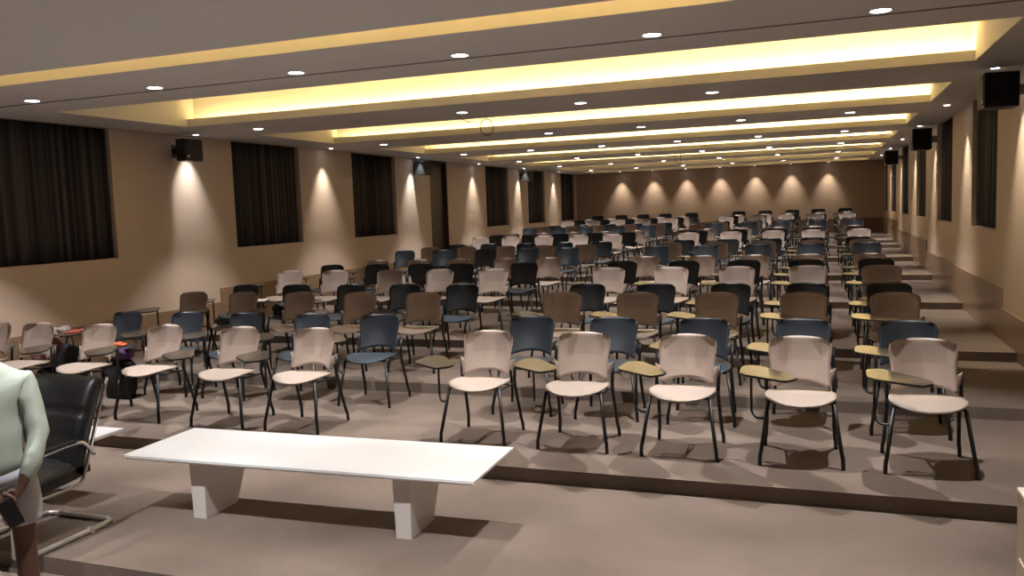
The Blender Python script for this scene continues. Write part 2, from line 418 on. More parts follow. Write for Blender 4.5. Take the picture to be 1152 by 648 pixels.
# ------------------------------------------------------------------ downlights
def spot(name, loc, power, size, blend, parent, colr=(1, 0.93, 0.85), rad=0.018, tilt=None):
    l = bpy.data.lights.new(name, 'SPOT'); l.energy = power; l.spot_size = math.radians(size); l.spot_blend = blend
    l.color = colr; l.shadow_soft_size = rad
    o = bpy.data.objects.new(name, l); col.objects.link(o); o.parent = parent; o.location = loc
    if tilt: o.rotation_euler = tilt
    return o
DG = 'round ceiling downlights'
def lamp_meshes():
    bm = bmesh.new()
    n = 24; r0, r1 = 0.066, 0.082
    for k in range(n):
        pass
    def ring(r, z): return [bm.verts.new((r * math.cos(2 * PI * k / n), r * math.sin(2 * PI * k / n), z)) for k in range(n)]
    A = ring(r1, 0); B_ = ring(r1 - 0.003, -0.006); C_ = ring(r0, -0.006); D_ = ring(r0, 0)
    for P_, Q in ((A, B_), (B_, C_), (C_, D_), (D_, A)):
        for k in range(n): bm.faces.new((P_[k], P_[(k + 1) % n], Q[(k + 1) % n], Q[k]))
    me1 = bpy.data.meshes.new('lamp_ring'); bmesh.ops.recalc_face_normals(bm, faces=bm.faces); bm.to_mesh(me1); bm.free(); me1.materials.append(M['ring'])
    out = [me1]
    for key in ('lamp_on', 'lamp_dim', 'lamp_off'):
        bm = bmesh.new(); lathe(bm, [(0.065, -0.001), (0.065, -0.004), (0.04, -0.0055), (0.01, -0.006)], 24)
        me = bpy.data.meshes.new('lamp_lens'); bmesh.ops.recalc_face_normals(bm, faces=bm.faces); bm.to_mesh(me); bm.free(); me.materials.append(M[key]); out.append(me)
    return out
LM = lamp_meshes()
def downlight(x, y, label, state=0, scale=1.0, power=0, size=100, blend=0.6, tilt=None, colr=(1, 0.93, 0.85)):
    t = thing('ceiling_downlight', label, 'ceiling light', (x, y, ZC), 0, DG); t.scale = (scale,) * 3
    link(bpy.data.objects.new('lamp_ring', LM[0]), t); link(bpy.data.objects.new('lamp_lens', LM[1 + state]), t)
    if power > 0: spot('downlight_beam', (0, 0, -0.02), power, size, blend, t, colr, tilt=tilt)
    return t
LX = [-7.317 + 1.5345 * m for m in range(6)]
POW = [165, 100, 100, 105, 105, 105, 105, 105]
for n in range(8):                      # beams: n=0 over the stage, n=1.. towards the far wall
    y = 6.264 + 3.544 * (n - 1)
    for m, x in enumerate(LX):
        if n == 7 and False: continue
        bn = ['the soffit above the stage', 'the nearest visible ceiling beam', 'the second ceiling beam', 'the third ceiling beam', 'the fourth ceiling beam', 'the fifth ceiling beam', 'the sixth ceiling beam', 'the seventh ceiling beam'][n]
        st = 0; pw = POW[n - 1] if n else 160
        off = (n == 2 and m in (1, 5)) or (n == 3 and m == 1)
        if off: st, pw = 2, 0
        elif n >= 3: st = 0 if m % 2 == 0 else 0
        downlight(x, y, 'round %s downlight in %s, %s from the left wall' % ('unlit' if off else 'lit', bn, ordn[m]), st, 1.0, pw, 82 if n else 76, 0.4, colr=(1, 0.965, 0.95))
for i in range(6):
    y = 9.908 + 3.5414 * i
    downlight(-8.4694, y, 'bright wall-washing downlight by the left wall, %s from the stage' % ordn[i], 0, 0.6, 95, 62, 1.0, tilt=(0, math.radians(3), 0), colr=(1, 0.97, 0.93) if i in (0, 2) else (1, 0.90, 0.76))
for i in range(6):
    y = 9.7076 + 3.5414 * i
    downlight(1.6021, y, 'bright wall-washing downlight by the right wall, %s from the stage' % ordn[i], 0, 0.6, 115, 62, 1.0, tilt=(0, math.radians(-3), 0), colr=(1, 0.86, 0.66))
for i in range(7):
    downlight(-6.9457 + 1.1796 * i, 30.23, 'small downlight washing the far wall, %s from the left' % ordn[i], 0, 0.6, 80, 62, 1.0, tilt=(math.radians(6), 0, 0), colr=(1, 0.90, 0.76))

# ------------------------------------------------------------------ speakers
def speaker(label, x0, x1, y0, y1, z0, z1, s, yb):
    cx_, cy_ = (x0 + x1) / 2, (y0 + y1) / 2
    t = thing('wall_speaker', label, 'speaker', (cx_, cy_, z0), 0, 'black wall speakers')
    hx, hy, h = (x1 - x0) / 2, (y1 - y0) / 2, z1 - z0
    bm = bmesh.new()
    q = 0.05   # cabinet narrows towards the wall
    xi, xo = (-hx, hx) if s < 0 else (hx, -hx)          # xi: wall side, xo: room side
    pts = [(xi, -hy + q), (xo, -hy), (xo, hy), (xi, hy - q)]
    hexa(bm, [(a, b, 0) for a, b in pts], [(a, b, h) for a, b in pts])
    obj('cabinet', bm, M['speaker'], t, bevel=0.012)
    bm = bmesh.new()   # grille on the near face and the room face
    box(bm, -hx + 0.03, hx - 0.03, -hy - 0.001, -hy + 0.02, 0.03, h - 0.03) if False else None
    g0, g1 = (xo, xo + 0.008) if s < 0 else (xo - 0.008, xo)
    box(bm, g0, g1, -hy + 0.025, hy - 0.025, 0.025, h - 0.025)
    g = obj('grille', bm, M['grille'], t)
    bm = bmesh.new(); gx = g1 if s < 0 else g0
    box(bm, gx - 0.002, gx + 0.002, -hy + 0.05, -hy + 0.075, 0.05, 0.075); obj('badge', bm, M['satin'], g)
    bm = bmesh.new()
    wx = (WL - cx_) if s < 0 else (WR - cx_)
    box(bm, min(wx, xi), max(wx, xi), -0.035, 0.035, h * 0.35, h * 0.65)
    wq = wx + (0.008 if s < 0 else -0.008)
    box(bm, min(wx, wq), max(wx, wq), -0.05, 0.05, h * 0.2, h * 0.8)
    obj('bracket', bm, M['speaker'] if s < 0 else M['satin'], t)
    return t
speaker('black wall speaker on the left wall nearest the stage', -8.53, -8.33, 9.50, 9.87, 2.78, 3.09, -1, 9.8)
speaker('black wall speaker on the left wall beside the dark door', -8.62, -8.33, 17.04, 17.45, 2.79, 3.10, -1, 17)
speaker('black wall speaker on the left wall, farthest from the stage', -8.62, -8.33, 24.12, 24.52, 2.79, 3.10, -1, 24)
speaker('black wall speaker on the right wall nearest the stage', 1.45, 1.76, 9.32, 9.68, 2.755, 3.09, 1, 9.8)
speaker('black wall speaker on the right wall, second from the stage', 1.45, 1.76, 16.35, 16.80, 2.73, 3.10, 1, 17)
speaker('black wall speaker on the right wall, farthest from the stage', 1.45, 1.76, 23.45, 23.88, 2.75, 3.10, 1, 24)
# lit sign above the door side
t = thing('exit_sign', 'small blue lit sign high on the left wall before the door', 'sign', (WL, 17.62, 2.86))
bm = bmesh.new(); box(bm, 0, 0.26, 0.0, 0.03, 0, 0.2); obj('sign_box', bm, M['speaker'], t)
bm = bmesh.new(); box(bm, 0.03, 0.25, -0.004, 0.0, 0.015, 0.185); obj('sign_face', bm, M['sign'], t)
bm = bmesh.new(); box(bm, 0.12, 0.22, -0.007, -0.004, 0.03, 0.09); obj('sign_glyph', bm, M['sign_white'], t)

# ------------------------------------------------------------------ tablet-arm chair (faces -y, origin on the floor)
def seat_bm():
    bm = bmesh.new(); n = 28
    def pt(a, rr):
        ca, sa = math.cos(a), math.sin(a)
        e = 0.72
        x = 0.238 * math.copysign(abs(ca) ** e, ca) * rr
        y = 0.215 * math.copysign(abs(sa) ** e, sa) * rr
        x *= 1.0 - 0.10 * (y / 0.225) * (0.5)      # a little narrower at the back
        z = 0.440 + 0.034 * (x / 0.238) ** 2 - 0.014 * max(0, -y / 0.225) ** 3 + 0.02 * max(0, y / 0.225) ** 3
        return x, y - 0.045, z
    top = []; bot = []
    for rr in (0.33, 0.66, 0.9, 1.0):
        top.append([bm.verts.new(pt(2 * PI * k / n, rr)) for k in range(n)])
        ring = []
        for k in range(n):
            x, y, z = pt(2 * PI * k / n, rr * (1 if rr < 1 else 0.985)); ring.append(bm.verts.new((x, y, z - 0.013)))
        bot.append(ring)
    bm.faces.new(top[0]); bm.faces.new(bot[0][::-1])
    for S in (top, bot):
        for a, b in zip(S, S[1:]):
            for k in range(n): bm.faces.new((a[k], a[(k + 1) % n], b[(k + 1) % n], b[k]))
    for k in range(n): bm.faces.new((top[-1][k], top[-1][(k + 1) % n], bot[-1][(k + 1) % n], bot[-1][k]))
    return bm
def back_bm():
    bm = bmesh.new()
    def fn(u, v):
        s = 2 * u - 1
        hw = 0.208 + 0.010 * v - 0.010 * math.sin(PI * min(1, v * 1.4))
        # rounded top corners
        vv = v
        if v > 0.82:
            q = (v - 0.82) / 0.18; hw -= 0.046 * (1 - math.sqrt(max(0, 1 - q * q)))
        if v < 0.08: hw -= 0.008 * (1 - v / 0.08)
        x = s * hw
        zb = 0.488 + 0.032 * (1 - min(1, abs(s)) ** 2.2)
        zt = 0.838 - 0.008 * s * s
        z = zb + (zt - zb) * v
        y = 0.150 + 0.33 * (z - 0.488) - 0.085 * s * s + 0.015 * math.sin(PI * v)
        return (x, y, z), (0.7 * s, -1, 0.33)
    sheet(bm, 16, 14, fn, 0.011)
    return bm
def tablet_bm():
    bm = bmesh.new()
    poly = [(-0.395, -0.38), (-0.39, -0.19), (-0.375, -0.145), (-0.335, -0.125), (-0.27, -0.14), (-0.05, -0.42), (-0.022, -0.50), (-0.03, -0.56), (-0.09, -0.635), (-0.125, -0.63), (-0.35, -0.47), (-0.385, -0.42)]
    a = [bm.verts.new((x, y, 0.683)) for x, y in poly]; b = [bm.verts.new((x, y, 0.669)) for x, y in poly]
    bm.faces.new(a); fb = bm.faces.new(b[::-1]); fb.material_index = 1
    n = len(poly)
    for i in range(n):
        q = bm.faces.new((a[i], a[(i + 1) % n], b[(i + 1) % n], b[i])); q.material_index = 1
    return bm
def tube_bm(paths, r=0.0138, n=8):
    bm = bmesh.new()
    for p in paths: tube(bm, p, r, n)
    return bm
def bracket_bm(s):
    bm = bmesh.new()
    hexa(bm, [(s * 0.198, 0.078, 0.535), (s * 0.226, 0.118, 0.535), (s * 0.226, 0.150, 0.535), (s * 0.195, 0.110, 0.535)],
             [(s * 0.200, 0.100, 0.600), (s * 0.243, 0.130, 0.625), (s * 0.243, 0.160, 0.625), (s * 0.197, 0.130, 0.605)])
    return bm
def mesh_of(name, bm, mats, smooth=True):
    me = bpy.data.meshes.new(name); bmesh.ops.recalc_face_normals(bm, faces=bm.faces); bm.to_mesh(me); bm.free()
    for q in mats: me.materials.append(q)
    if smooth:
        for p in me.polygons: p.use_smooth = True
    return me
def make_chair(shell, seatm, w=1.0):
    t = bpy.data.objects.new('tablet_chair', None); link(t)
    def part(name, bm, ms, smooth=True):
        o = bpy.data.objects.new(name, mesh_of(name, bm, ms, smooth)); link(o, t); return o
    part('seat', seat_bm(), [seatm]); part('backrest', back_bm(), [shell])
    for s in (-1, 1): part('back_bracket', bracket_bm(s), [shell], False)
    for s in (-1, 1):
        part('leg', tube_bm([[(s * .272, -.252, 0), (s * .270, -.25, .07), (s * .262, -.243, .11), (s * .215, -.175, .432)]]), [M['steel']])
        part('leg', tube_bm([[(s * .250, .252, 0), (s * .247, .25, .06), (s * .240, .238, .10), (s * .226, .15, .40), (s * .232, .125, .46), (s * .238, .145, .62)]]), [M['steel']])
    part('seat_frame', tube_bm([[(-.215, -.175, .428), (-.226, .15, .418)], [(.215, -.175, .428), (.226, .15, .418)], [(-.215, -.12, .423), (.215, -.12, .423)], [(-.22, .1, .416), (.22, .1, .416)]], 0.009, 6), [M['steel']])
    part('writing_tablet', tablet_bm(), [M['tablet'], M['edge']], False)
    part('tablet_post', tube_bm([smooth_path([(-.232, -.20, .325), (-.29, -.17, .318), (-.325, -.13, .35), (-.33, -.125, .42), (-.33, -.125, .67)], 3),
                                 [(-.33, -.135, .66), (-.20, -.40, .662)]], 0.010, 6), [M['steel']])
    return t
proto = {'b': make_chair(M['beige'], M['beige2']), 'n': make_chair(M['navy'], M['navy2'])}
used = set()
def place_chair(c, x, y, z, rz, label, group):
    src = proto[c]
    if c not in used:
        used.add(c); t = src
    else:
        t = src.copy(); col.objects.link(t)
        for ch in list(src.children):
            k = ch.copy(); k.parent = t; col.objects.link(k)
    t.location = (x, y, z); t.rotation_euler = (0, 0, rz)
    return tag(t, label, 'chair', group)
COLX = [-7.45, -6.67, -5.87, -5.06, -4.25, -2.62, -1.80, -0.99, -0.185, 0.63]
ROWX = [[-7.61, -6.79, -5.98, -5.07, -4.28, -2.61, -1.79, -0.98, -0.16, 0.645],
        [-7.41, -6.56, -5.78, -4.96, -4.16, -2.55, -1.77, -0.97, -0.17, 0.62],
        [-7.50, -6.73, -5.91, -5.07, -4.25, -2.61, -1.80, -1.01, -0.18, 0.62],
        [-7.47, -6.65, -5.80, -5.01, -4.20, -2.61, -1.79, -0.98, -0.18, 0.63],
        [-7.58, -6.78, -5.87, -5.09, -4.27, -2.65, -1.82, -1.01, -0.19, 0.63],
        [-7.60, -6.76, -5.99, -5.28, -4.24, -2.74, -1.86, -1.03, -0.22, 0.63],
        [-7.38, -6.58, -5.82, -4.97, -4.21, -2.62, -1.76, -0.98, -0.21, 0.61],
        [-7.54, -6.73, -5.86, -5.04, -4.28, -2.70, -1.86, -1.02, -0.20, 0.63],
        [-7.55, -6.74, -5.91, -5.11, -4.28, -2.66, -1.84, -1.01, -0.2, 0.62],
        [-7.44, -6.69, -5.84, -5.05, -4.22, -2.59, -1.74, -0.96, -0.21, 0.58],
        [-7.43, -6.70, -5.89, -5.08, -4.32, -2.67, -1.81, -0.97, -0.20, 0.64]]
ROWS = [(1, 6.45), (1, 7.42), (2, 8.6), (2, 9.6), (3, 10.8), (3, 12.0), (3, 13.12), (4, 14.45), (4, 15.6), (4, 16.7), (5, 18), (5, 19.2), (5, 20.28), (6, 21.6), (6, 22.8), (6, 23.9), (7, 25.2), (7, 26.4), (7, 27.6), (8, 29.0)]
POS = ['next to the left wall', 'second from the left wall', 'middle of the left block', 'second left of the gangway', 'on the left edge of the gangway',
       'on the right edge of the gangway', 'second right of the gangway', 'middle of the right block', 'second from the right end', 'at the right end by the steps']
rowname = ['front'] + [ordn[i] for i in range(1, 19)] + ['last']
CG = 'tablet-arm chairs on the carpeted tiers'
chair_xy = {}
rs = random.Random(3)
for ri, (k, yb) in enumerate(ROWS):
    c = 'b' if ri % 2 == 0 else 'n'
    xs = ROWX[ri] if ri < len(ROWX) else [x + rs.uniform(-.05, .05) for x in COLX]
    for ci, x in enumerate(xs):
        y = yb - 0.25 + rs.uniform(-.02, .02)
        rz = rs.uniform(-.05, .05)
        lab = '%s tablet-arm chair in the %s row, %s' % ('beige' if c == 'b' else 'navy', rowname[ri], POS[ci])
        place_chair(c, x, y, tier_z(k), rz, lab, CG); chair_xy[(ri, ci)] = (x, y, tier_z(k))
place_chair('b', -8.25, 6.22, tier_z(1), 0.02, 'beige tablet-arm chair squeezed against the left wall, front row', CG)

# ------------------------------------------------------------------ white tables
def table(label, cx_, cy_, rz, L=2.48, W=0.70):
    t = thing('coffee_table', label, 'table', (cx_, cy_, 0), rz, 'low white tables before the chairs')
    bm = bmesh.new(); h = L / 2; w = W / 2
    hexa(bm, [(-h + .03, -w + .03, .385), (h - .03, -w + .03, .385), (h - .03, w - .03, .385), (-h + .03, w - .03, .385)],
             [(-h, -w, .405), (h, -w, .405), (h, w, .405), (-h, w, .405)])
    hexa(bm, [(-h, -w, .405), (h, -w, .405), (h, w, .405), (-h, w, .405)], [(-h, -w, .42), (h, -w, .42), (h, w, .42), (-h, w, .42)])
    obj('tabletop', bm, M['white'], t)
    for s in (-1, 1):
        bm = bmesh.new(); x = s * 0.735
        # slab wide at the top, against a slab wide at the foot
        hexa(bm, [(x, -.25, 0), (x + .05, -.25, 0), (x + .05, .07, 0), (x, .07, 0)], [(x - .02, -.25, .386), (x + .055, -.25, .386), (x + .055, .25, .386), (x - .02, .25, .386)])
        hexa(bm, [(x - .05, -.249, 0), (x, -.249, 0), (x, .16, 0), (x - .05, .16, 0)], [(x - .06, -.249, .386), (x - .02, -.249, .386), (x - .02, .02, .386), (x - .06, .02, .386)])
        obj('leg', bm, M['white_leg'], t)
    return t
table('long low white table in front of the chairs', -3.095, 4.535, math.radians(1.6))
table('low white table half hidden behind the black armchair', -6.12, 4.35, math.radians(1.0))

# ------------------------------------------------------------------ podium at the right edge
t = thing('podium', 'cream podium cut by the lower right edge of the picture', 'podium', (0.95, 2.78, -0.1))
bm = bmesh.new(); box(bm, -0.36, 0.38, -0.42, 0.28, 0, 1.055); obj('body', bm, M['podium'], t, bevel=0.004)
bm = bmesh.new(); box(bm, -0.362, 0.382, -0.422, 0.282, 1.055, 1.075); obj('top', bm, M['podium_top'], t, bevel=0.004)
bm = bmesh.new(); box(bm, -0.366, -0.36, -0.36, 0.22, 0.08, 0.86); obj('side_panel', bm, M['podium'], t, bevel=0.002)

# ------------------------------------------------------------------ executive chair (faces -y)
t = thing('visitor_armchair', 'black leather cantilever armchair with chrome frame beside the standing person', 'chair', (-4.62, 3.72, 0), math.radians(0))
def cushion(w, L, th, fn, nx=14, ny=18, seams=()):
    bm = bmesh.new()
    G = {}
    for side in (0, 1):
        for i in range(nx + 1):
            for j in range(ny + 1):
                s = 2 * i / nx - 1; v = j / ny
                ed = (1 - abs(s) ** 6) * (1 - abs(2 * v - 1) ** 8)
                puff = th / 2 * (0.35 + 0.65 * max(0, ed) ** 0.5)
                for q in seams:
                    if side == 0: puff -= 0.018 * math.exp(-((v - q) / 0.018) ** 2)
                if side == 0: puff -= 0.012 * math.exp(-((abs(s) - 0.72) / 0.035) ** 2)
                p, n = fn(s * w / 2, v * L)
                G[side, i, j] = bm.verts.new(Vector(p) + Vector(n) * (puff if side == 0 else -puff))
    for i in range(nx):
        for j in range(ny):
            bm.faces.new([G[0, a, b] for a, b in ((i, j), (i + 1, j), (i + 1, j + 1), (i, j + 1))])
            bm.faces.new([G[1, a, b] for a, b in ((i, j), (i, j + 1), (i + 1, j + 1), (i + 1, j))])
    for i in range(nx):
        for j in (0, ny): bm.faces.new((G[0, i, j], G[0, i + 1, j], G[1, i + 1, j], G[1, i, j]))
    for j in range(ny):
        for i in (0, nx): bm.faces.new((G[0, i, j], G[0, i, j + 1], G[1, i, j + 1], G[1, i, j]))
    return bm
def backfn(x, l):     # l measured up the back
    q = l / 0.62
    y = 0.13 + 0.12 * q + 0.10 * q * q; z = 0.40 + 0.56 * q
    return (x, y - 0.5 * x * x, z), Vector((0, -0.93, 0.36))
obj('backrest', cushion(0.60, 0.62, 0.15, backfn, 16, 24, (0.35, 0.62)), M['leather'], t, smooth=True)
def seatfn(x, l):
    return (x, 0.17 - l, 0.40 + 0.02 * math.cos(l * 5)), Vector((0, 0, 1))
obj('seat', cushion(0.60, 0.54, 0.14, seatfn, 14, 14, ()), M['leather'], t, smooth=True)
for s in (-1, 1):
    bm = bmesh.new(); tube(bm, smooth_path([(s * .298, 0.355, 0.955), (s * .300, 0.245, 0.70), (s * .300, 0.135, 0.42), (s * .298, 0.09, 0.345), (s * .296, 0.0, 0.335), (s * .29, -0.30, 0.33)], 4), 0.011, 8)
    obj('side_rail', bm, M['chrome'], t, smooth=True)
for s in (-1, 1):
    bm = bmesh.new(); tube(bm, smooth_path([(s * .318, 0.19, 0.50), (s * .325, 0.13, 0.575), (s * .325, 0.07, 0.605), (s * .325, -0.10, 0.60), (s * .325, -0.30, 0.575), (s * .318, -0.34, 0.52), (s * .29, -0.34, 0.36)], 4), 0.013, 8)
    a_ = obj('armrest', bm, M['chrome'], t, smooth=True)
    bm = bmesh.new(); box(bm, s * .325 - 0.022, s * .325 + 0.022, -0.26, 0.05, 0.607, 0.628); obj('arm_pad', bm, M['leather'], a_, bevel=0.008)
bm = bmesh.new()
pth = [(-.285, -0.36, 0.33), (-.285, -0.38, 0.06), (-.285, -0.33, 0.02), (-.285, 0.24, 0.018), (-.275, 0.31, 0.018), (-.22, 0.335, 0.018), (.22, 0.335, 0.018), (.275, 0.31, 0.018), (.285, 0.24, 0.018), (.285, -0.33, 0.02), (.285, -0.38, 0.06), (.285, -0.36, 0.33)]
tube(bm, pth, 0.018, 10); tube(bm, [(-.285, -0.36, 0.33), (.285, -0.36, 0.33)], 0.014, 8)
obj('cantilever_base', bm, M['satin'], t, smooth=True)
bm = bmesh.new(); box(bm, 0.262, 0.308, 0.13, 0.16, 0.0, 0.038); obj('floor_glide', bm, M['satin'], t, bevel=0.003)

# ------------------------------------------------------------------ person (built facing +y, back towards the camera)
def skinned(name, verts, edges, radii, m, parent, sub=2, root=0):
    me = bpy.data.meshes.new(name); me.from_pydata([Vector(v) for v in verts], edges, []); me.materials.append(m)
    o = bpy.data.objects.new(name, me); link(o, parent)
    sk = o.modifiers.new('skin', 'SKIN'); sk.use_smooth_shade = True; sk.branch_smoothing = 0.3
    if not me.skin_vertices:
        me.attributes  # skin layer is created with the modifier below
    bpy.context.view_layer.update()
    lay = me.skin_vertices[0].data if len(me.skin_vertices) else None
    if lay is None:
        b = bmesh.new(); b.from_mesh(me); b.verts.layers.skin.verify(); b.to_mesh(me); b.free(); lay = me.skin_vertices[0].data
    for i, r in enumerate(radii):
        lay[i].radius = (r, r) if not isinstance(r, tuple) else r
        lay[i].use_root = (i == root)
    sb = o.modifiers.new('sub', 'SUBSURF'); sb.levels = sub; sb.render_levels = sub
    return o
class Sk:
    def __init__(s): s.v = []; s.e = []; s.r = []
    def add(s, p, r, par=None):
        s.v.append(p); s.r.append(r); i = len(s.v) - 1
        if par is not None: s.e.append((par, i))
        return i
    def chain(s, par, items):
        for p, r in items: par = s.add(p, r, par)
        return par
man = thing('person', 'person in pale mint shirt and denim shorts holding a phone behind their back', 'person', (-3.76, 2.83, -0.1), math.radians(52))
B = Sk()
pel = B.add((0, 0, .92), (.10, .07))
ch = B.chain(pel, [((0, -.015, 1.02), (.105, .07)), ((0, -.025, 1.15), (.115, .07)), ((0, -.02, 1.27), (.115, .065)), ((0, .01, 1.345), (.075, .055))])
nk = B.chain(ch, [((0, .035, 1.41), .058)])
hd = B.chain(nk, [((-.01, .075, 1.44), (.062, .07)), ((-.02, .11, 1.49), (.074, .09)), ((-.02, .125, 1.55), (.07, .085)), ((-.02, .12, 1.595), (.045, .055))])
noseb = B.add((-.02, .195, 1.475), .018, nk + 2); B.add((-.02, .225, 1.46), .012, noseb)
for s in (-1, 1): B.add((-.02 + s * .09, .105, 1.485), .014, nk + 2)
chest = 3
W = {1: (.110, -.165, .81), -1: (-.010, -.180, .80)}
for s in (-1, 1):
    sh = B.add((s * .150, -.015, 1.305), .042, chest); up = B.add((s * .178, -.055, 1.18), .036, sh)
    el = B.add((s * .19, -.10, 1.03), .038, up); wr = B.add(W[s], .026, B.add(((s * .19 + W[s][0]) / 2, (-.10 + W[s][1]) / 2 - .01, (1.05 + W[s][2]) / 2), .035, el))
    wx, wy, wz = W[s]
    # palm then four fingers and a thumb, curled round the phone
    d = Vector((-s * .55, -.08, -.80)).normalized(); side = Vector((s * .80, 0, -.55)).normalized() * 1.0
    bk = Vector((0, -1, 0))
    palm = B.add(tuple(Vector(W[s]) + d * .045), (.030, .016), wr)
    kn = B.add(tuple(Vector(W[s]) + d * .075), (.030, .014), palm)
    for fi, (off, ln) in enumerate(((-.030, .062), (-.011, .072), (.010, .068), (.029, .054))):
        b0 = Vector(W[s]) + d * .085 + side * off
        p1 = b0 + d * ln * .4 + bk * .006; p2 = p1 + d * ln * .25 + bk * -.014; p3 = p2 + d * ln * .12 + bk * -.022
        a0 = B.add(tuple(b0), .0095, kn); a1 = B.add(tuple(p1), .009, a0); a2 = B.add(tuple(p2), .0085, a1); B.add(tuple(p3), .0075, a2)
    tb = Vector(W[s]) + d * .03 - side * .036 + bk * .004
    t0 = B.add(tuple(tb), .012, palm); t1 = B.add(tuple(tb + d * .035 - side * .014 + bk * .012), .0105, t0); B.add(tuple(tb + d * .062 - side * .008 + bk * .016), .009, t1)
for s in (-1, 1):
    hp = B.add((s * .095, 0, .83), .068, pel)
    B.chain(hp, [((s * .103, .0, .68), .070), ((s * .103, .012, .50), .055), ((s * .103, .0, .42), .053), ((s * .105, -.02, .30), .052), ((s * .105, -.01, .12), .034), ((s * .107, -.015, .05), .036)])
    ank = len(B.v) - 1
    B.chain(ank, [((s * .115, .07, .032), (.038, .024)), ((s * .12, .15, .025), (.036, .018))])
skinned('body', B.v, B.e, B.r, M['skin'], man)
S = Sk()
p0 = S.add((0, -.005, .83), (.162, .128))
c1 = S.chain(p0, [((0, -.01, .94), (.160, .125)), ((0, -.02, 1.08), (.152, .115)), ((0, -.022, 1.2), (.155, .118)), ((0, -.01, 1.29), (.145, .10)), ((0, .012, 1.365), (.088, .078)), ((0, .03, 1.40), (.074, .070))])
for s in (-1, 1):
    sh = S.add((s * .162, -.015, 1.295), (.062, .062), 4); up = S.add((s * .180, -.055, 1.18), .056, sh); el = S.add((s * .195, -.105, 1.025), .050, up)
    w0 = W[s]; md = S.add(((s * .198 + w0[0]) / 2 + s * .01, -.145, (1.045 + w0[2]) / 2), .044, el)
    S.add((w0[0] * 1.0 + s * .015, w0[1], w0[2] + .03), .036, md)
so = skinned('shirt', S.v, S.e, S.r, M['shirt'], man)
tx = bpy.data.textures.new('shirt_folds', 'CLOUDS'); tx.noise_scale = 0.13
dm = so.modifiers.new('folds', 'DISPLACE'); dm.texture = tx; dm.strength = 0.032; dm.mid_level = 0.5
S = Sk()
p0 = S.add((0, 0, .91), (.13, .10))
for s in (-1, 1):
    h_ = S.add((s * .088, 0, .83), (.098, .104), p0)
    S.chain(h_, [((s * .10, .0, .75), .100), ((s * .105, .004, .61), .092), ((s * .106, .006, .585), .091)])
so = skinned('shorts', S.v, S.e, S.r, M['denim'], man)
dm = so.modifiers.new('folds', 'DISPLACE'); dm.texture = tx; dm.strength = 0.02; dm.mid_level = 0.5
bm = bmesh.new(); bmesh.ops.create_uvsphere(bm, u_segments=24, v_segments=16, radius=1.0)
for v in bm.verts:
    d = v.co.copy(); n = 1 + 0.03 * math.sin(d.x * 23) * math.sin(d.z * 19 + d.y * 17)
    v.co = Vector((d.x * .098 * n - .02, d.y * .112 * n + .105, d.z * .105 * n + 1.532))
    if v.co.y > .15 and v.co.z < 1.555: v.co.y = .15; v.co.x = -.02 + (v.co.x + .02) * .9
    if v.co.z < 1.46: v.co.z = 1.46 + (v.co.z - 1.46) * .2
obj('hair', bm, M['hair'], man, smooth=True)
for s in (-1, 1):
    bm = bmesh.new(); bmesh.ops.create_uvsphere(bm, u_segments=14, v_segments=10, radius=.0115)
    for v in bm.verts: v.co += Vector((-.02 + s * .031, .184, 1.495))
    obj('eye', bm, M['white'], man, smooth=True)
    bm = bmesh.new(); bmesh.ops.create_uvsphere(bm, u_segments=12, v_segments=8, radius=.006)
    for v in bm.verts: v.co += Vector((-.02 + s * .031, .191, 1.495))
    obj('pupil', bm, M['phone'], man, smooth=True)
bm = bmesh.new(); bmesh.ops.create_uvsphere(bm, u_segments=14, v_segments=8, radius=1)
for v in bm.verts: v.co = Vector((v.co.x * .024 - .02, v.co.y * .010 + .183, v.co.z * .007 + 1.435))
obj('mouth', bm, mat('brown_lips', (0.16, 0.06, 0.05), 0.5), man, smooth=True)
for s in (-1, 1):
    bm = bmesh.new(); hexa(bm, [(s * .115 - .048, -.07, 0), (s * .115 + .048, -.07, 0), (s * .12 + .052, .12, 0), (s * .12 + .03, .19, 0), (s * .12 - .035, .19, 0), (s * .12 - .048, .12, 0)],
                           [(s * .115 - .044, -.065, .016), (s * .115 + .044, -.065, .016), (s * .12 + .048, .12, .012), (s * .12 + .026, .185, .012), (s * .12 - .031, .185, .012), (s * .12 - .044, .12, .012)])
    obj('sandal', bm, M['bag'], man)
# phone held between the hands
R_ = Matrix.Rotation(math.radians(52), 4, 'Z')
ph = R_ @ Vector((.055, -.212, .705)); 
bm = bmesh.new(); box(bm, -.034, .034, -.004, .004, -.068, .068)
po = obj('phone', bm, M['phone'], bevel=0.004); po.location = (ph.x - 3.76, ph.y + 2.83, ph.z - .1); po.rotation_euler = (0, math.radians(-20), math.radians(52))
tag(po, 'black phone held in the hands behind the back of the person', 'phone')

# ------------------------------------------------------------------ belongings left among the chairs
def blob(name, m, c, sx, sy, sz, seed, lump=0.18, flat=True, rz=0):
    rr = random.Random(seed); ph = [rr.uniform(0, 6) for _ in range(6)]
    bm = bmesh.new(); bmesh.ops.create_uvsphere(bm, u_segments=28, v_segments=18, radius=1)
    for v in bm.verts:
        d = v.co.copy()
        q = [math.copysign(abs(a) ** 0.72, a) for a in d]
        n = 1 + lump * (math.sin(d.x * 4 + ph[0]) * math.sin(d.y * 5 + ph[1]) + 0.6 * math.sin(d.z * 7 + ph[2] + d.x * 6))
        x, y, z = q[0] * sx * n, q[1] * sy * n, q[2] * sz * n
        z = max(z, -sz * 0.72); v.co = (x, y, z + sz * 0.72)
    return obj(name, bm, m, loc=None, smooth=True), c, rz
def put(res, label, cat, group=None):
    o, c, rz = res; o.location = c; o.rotation_euler = (0, 0, rz); return tag(o, label, cat, group)
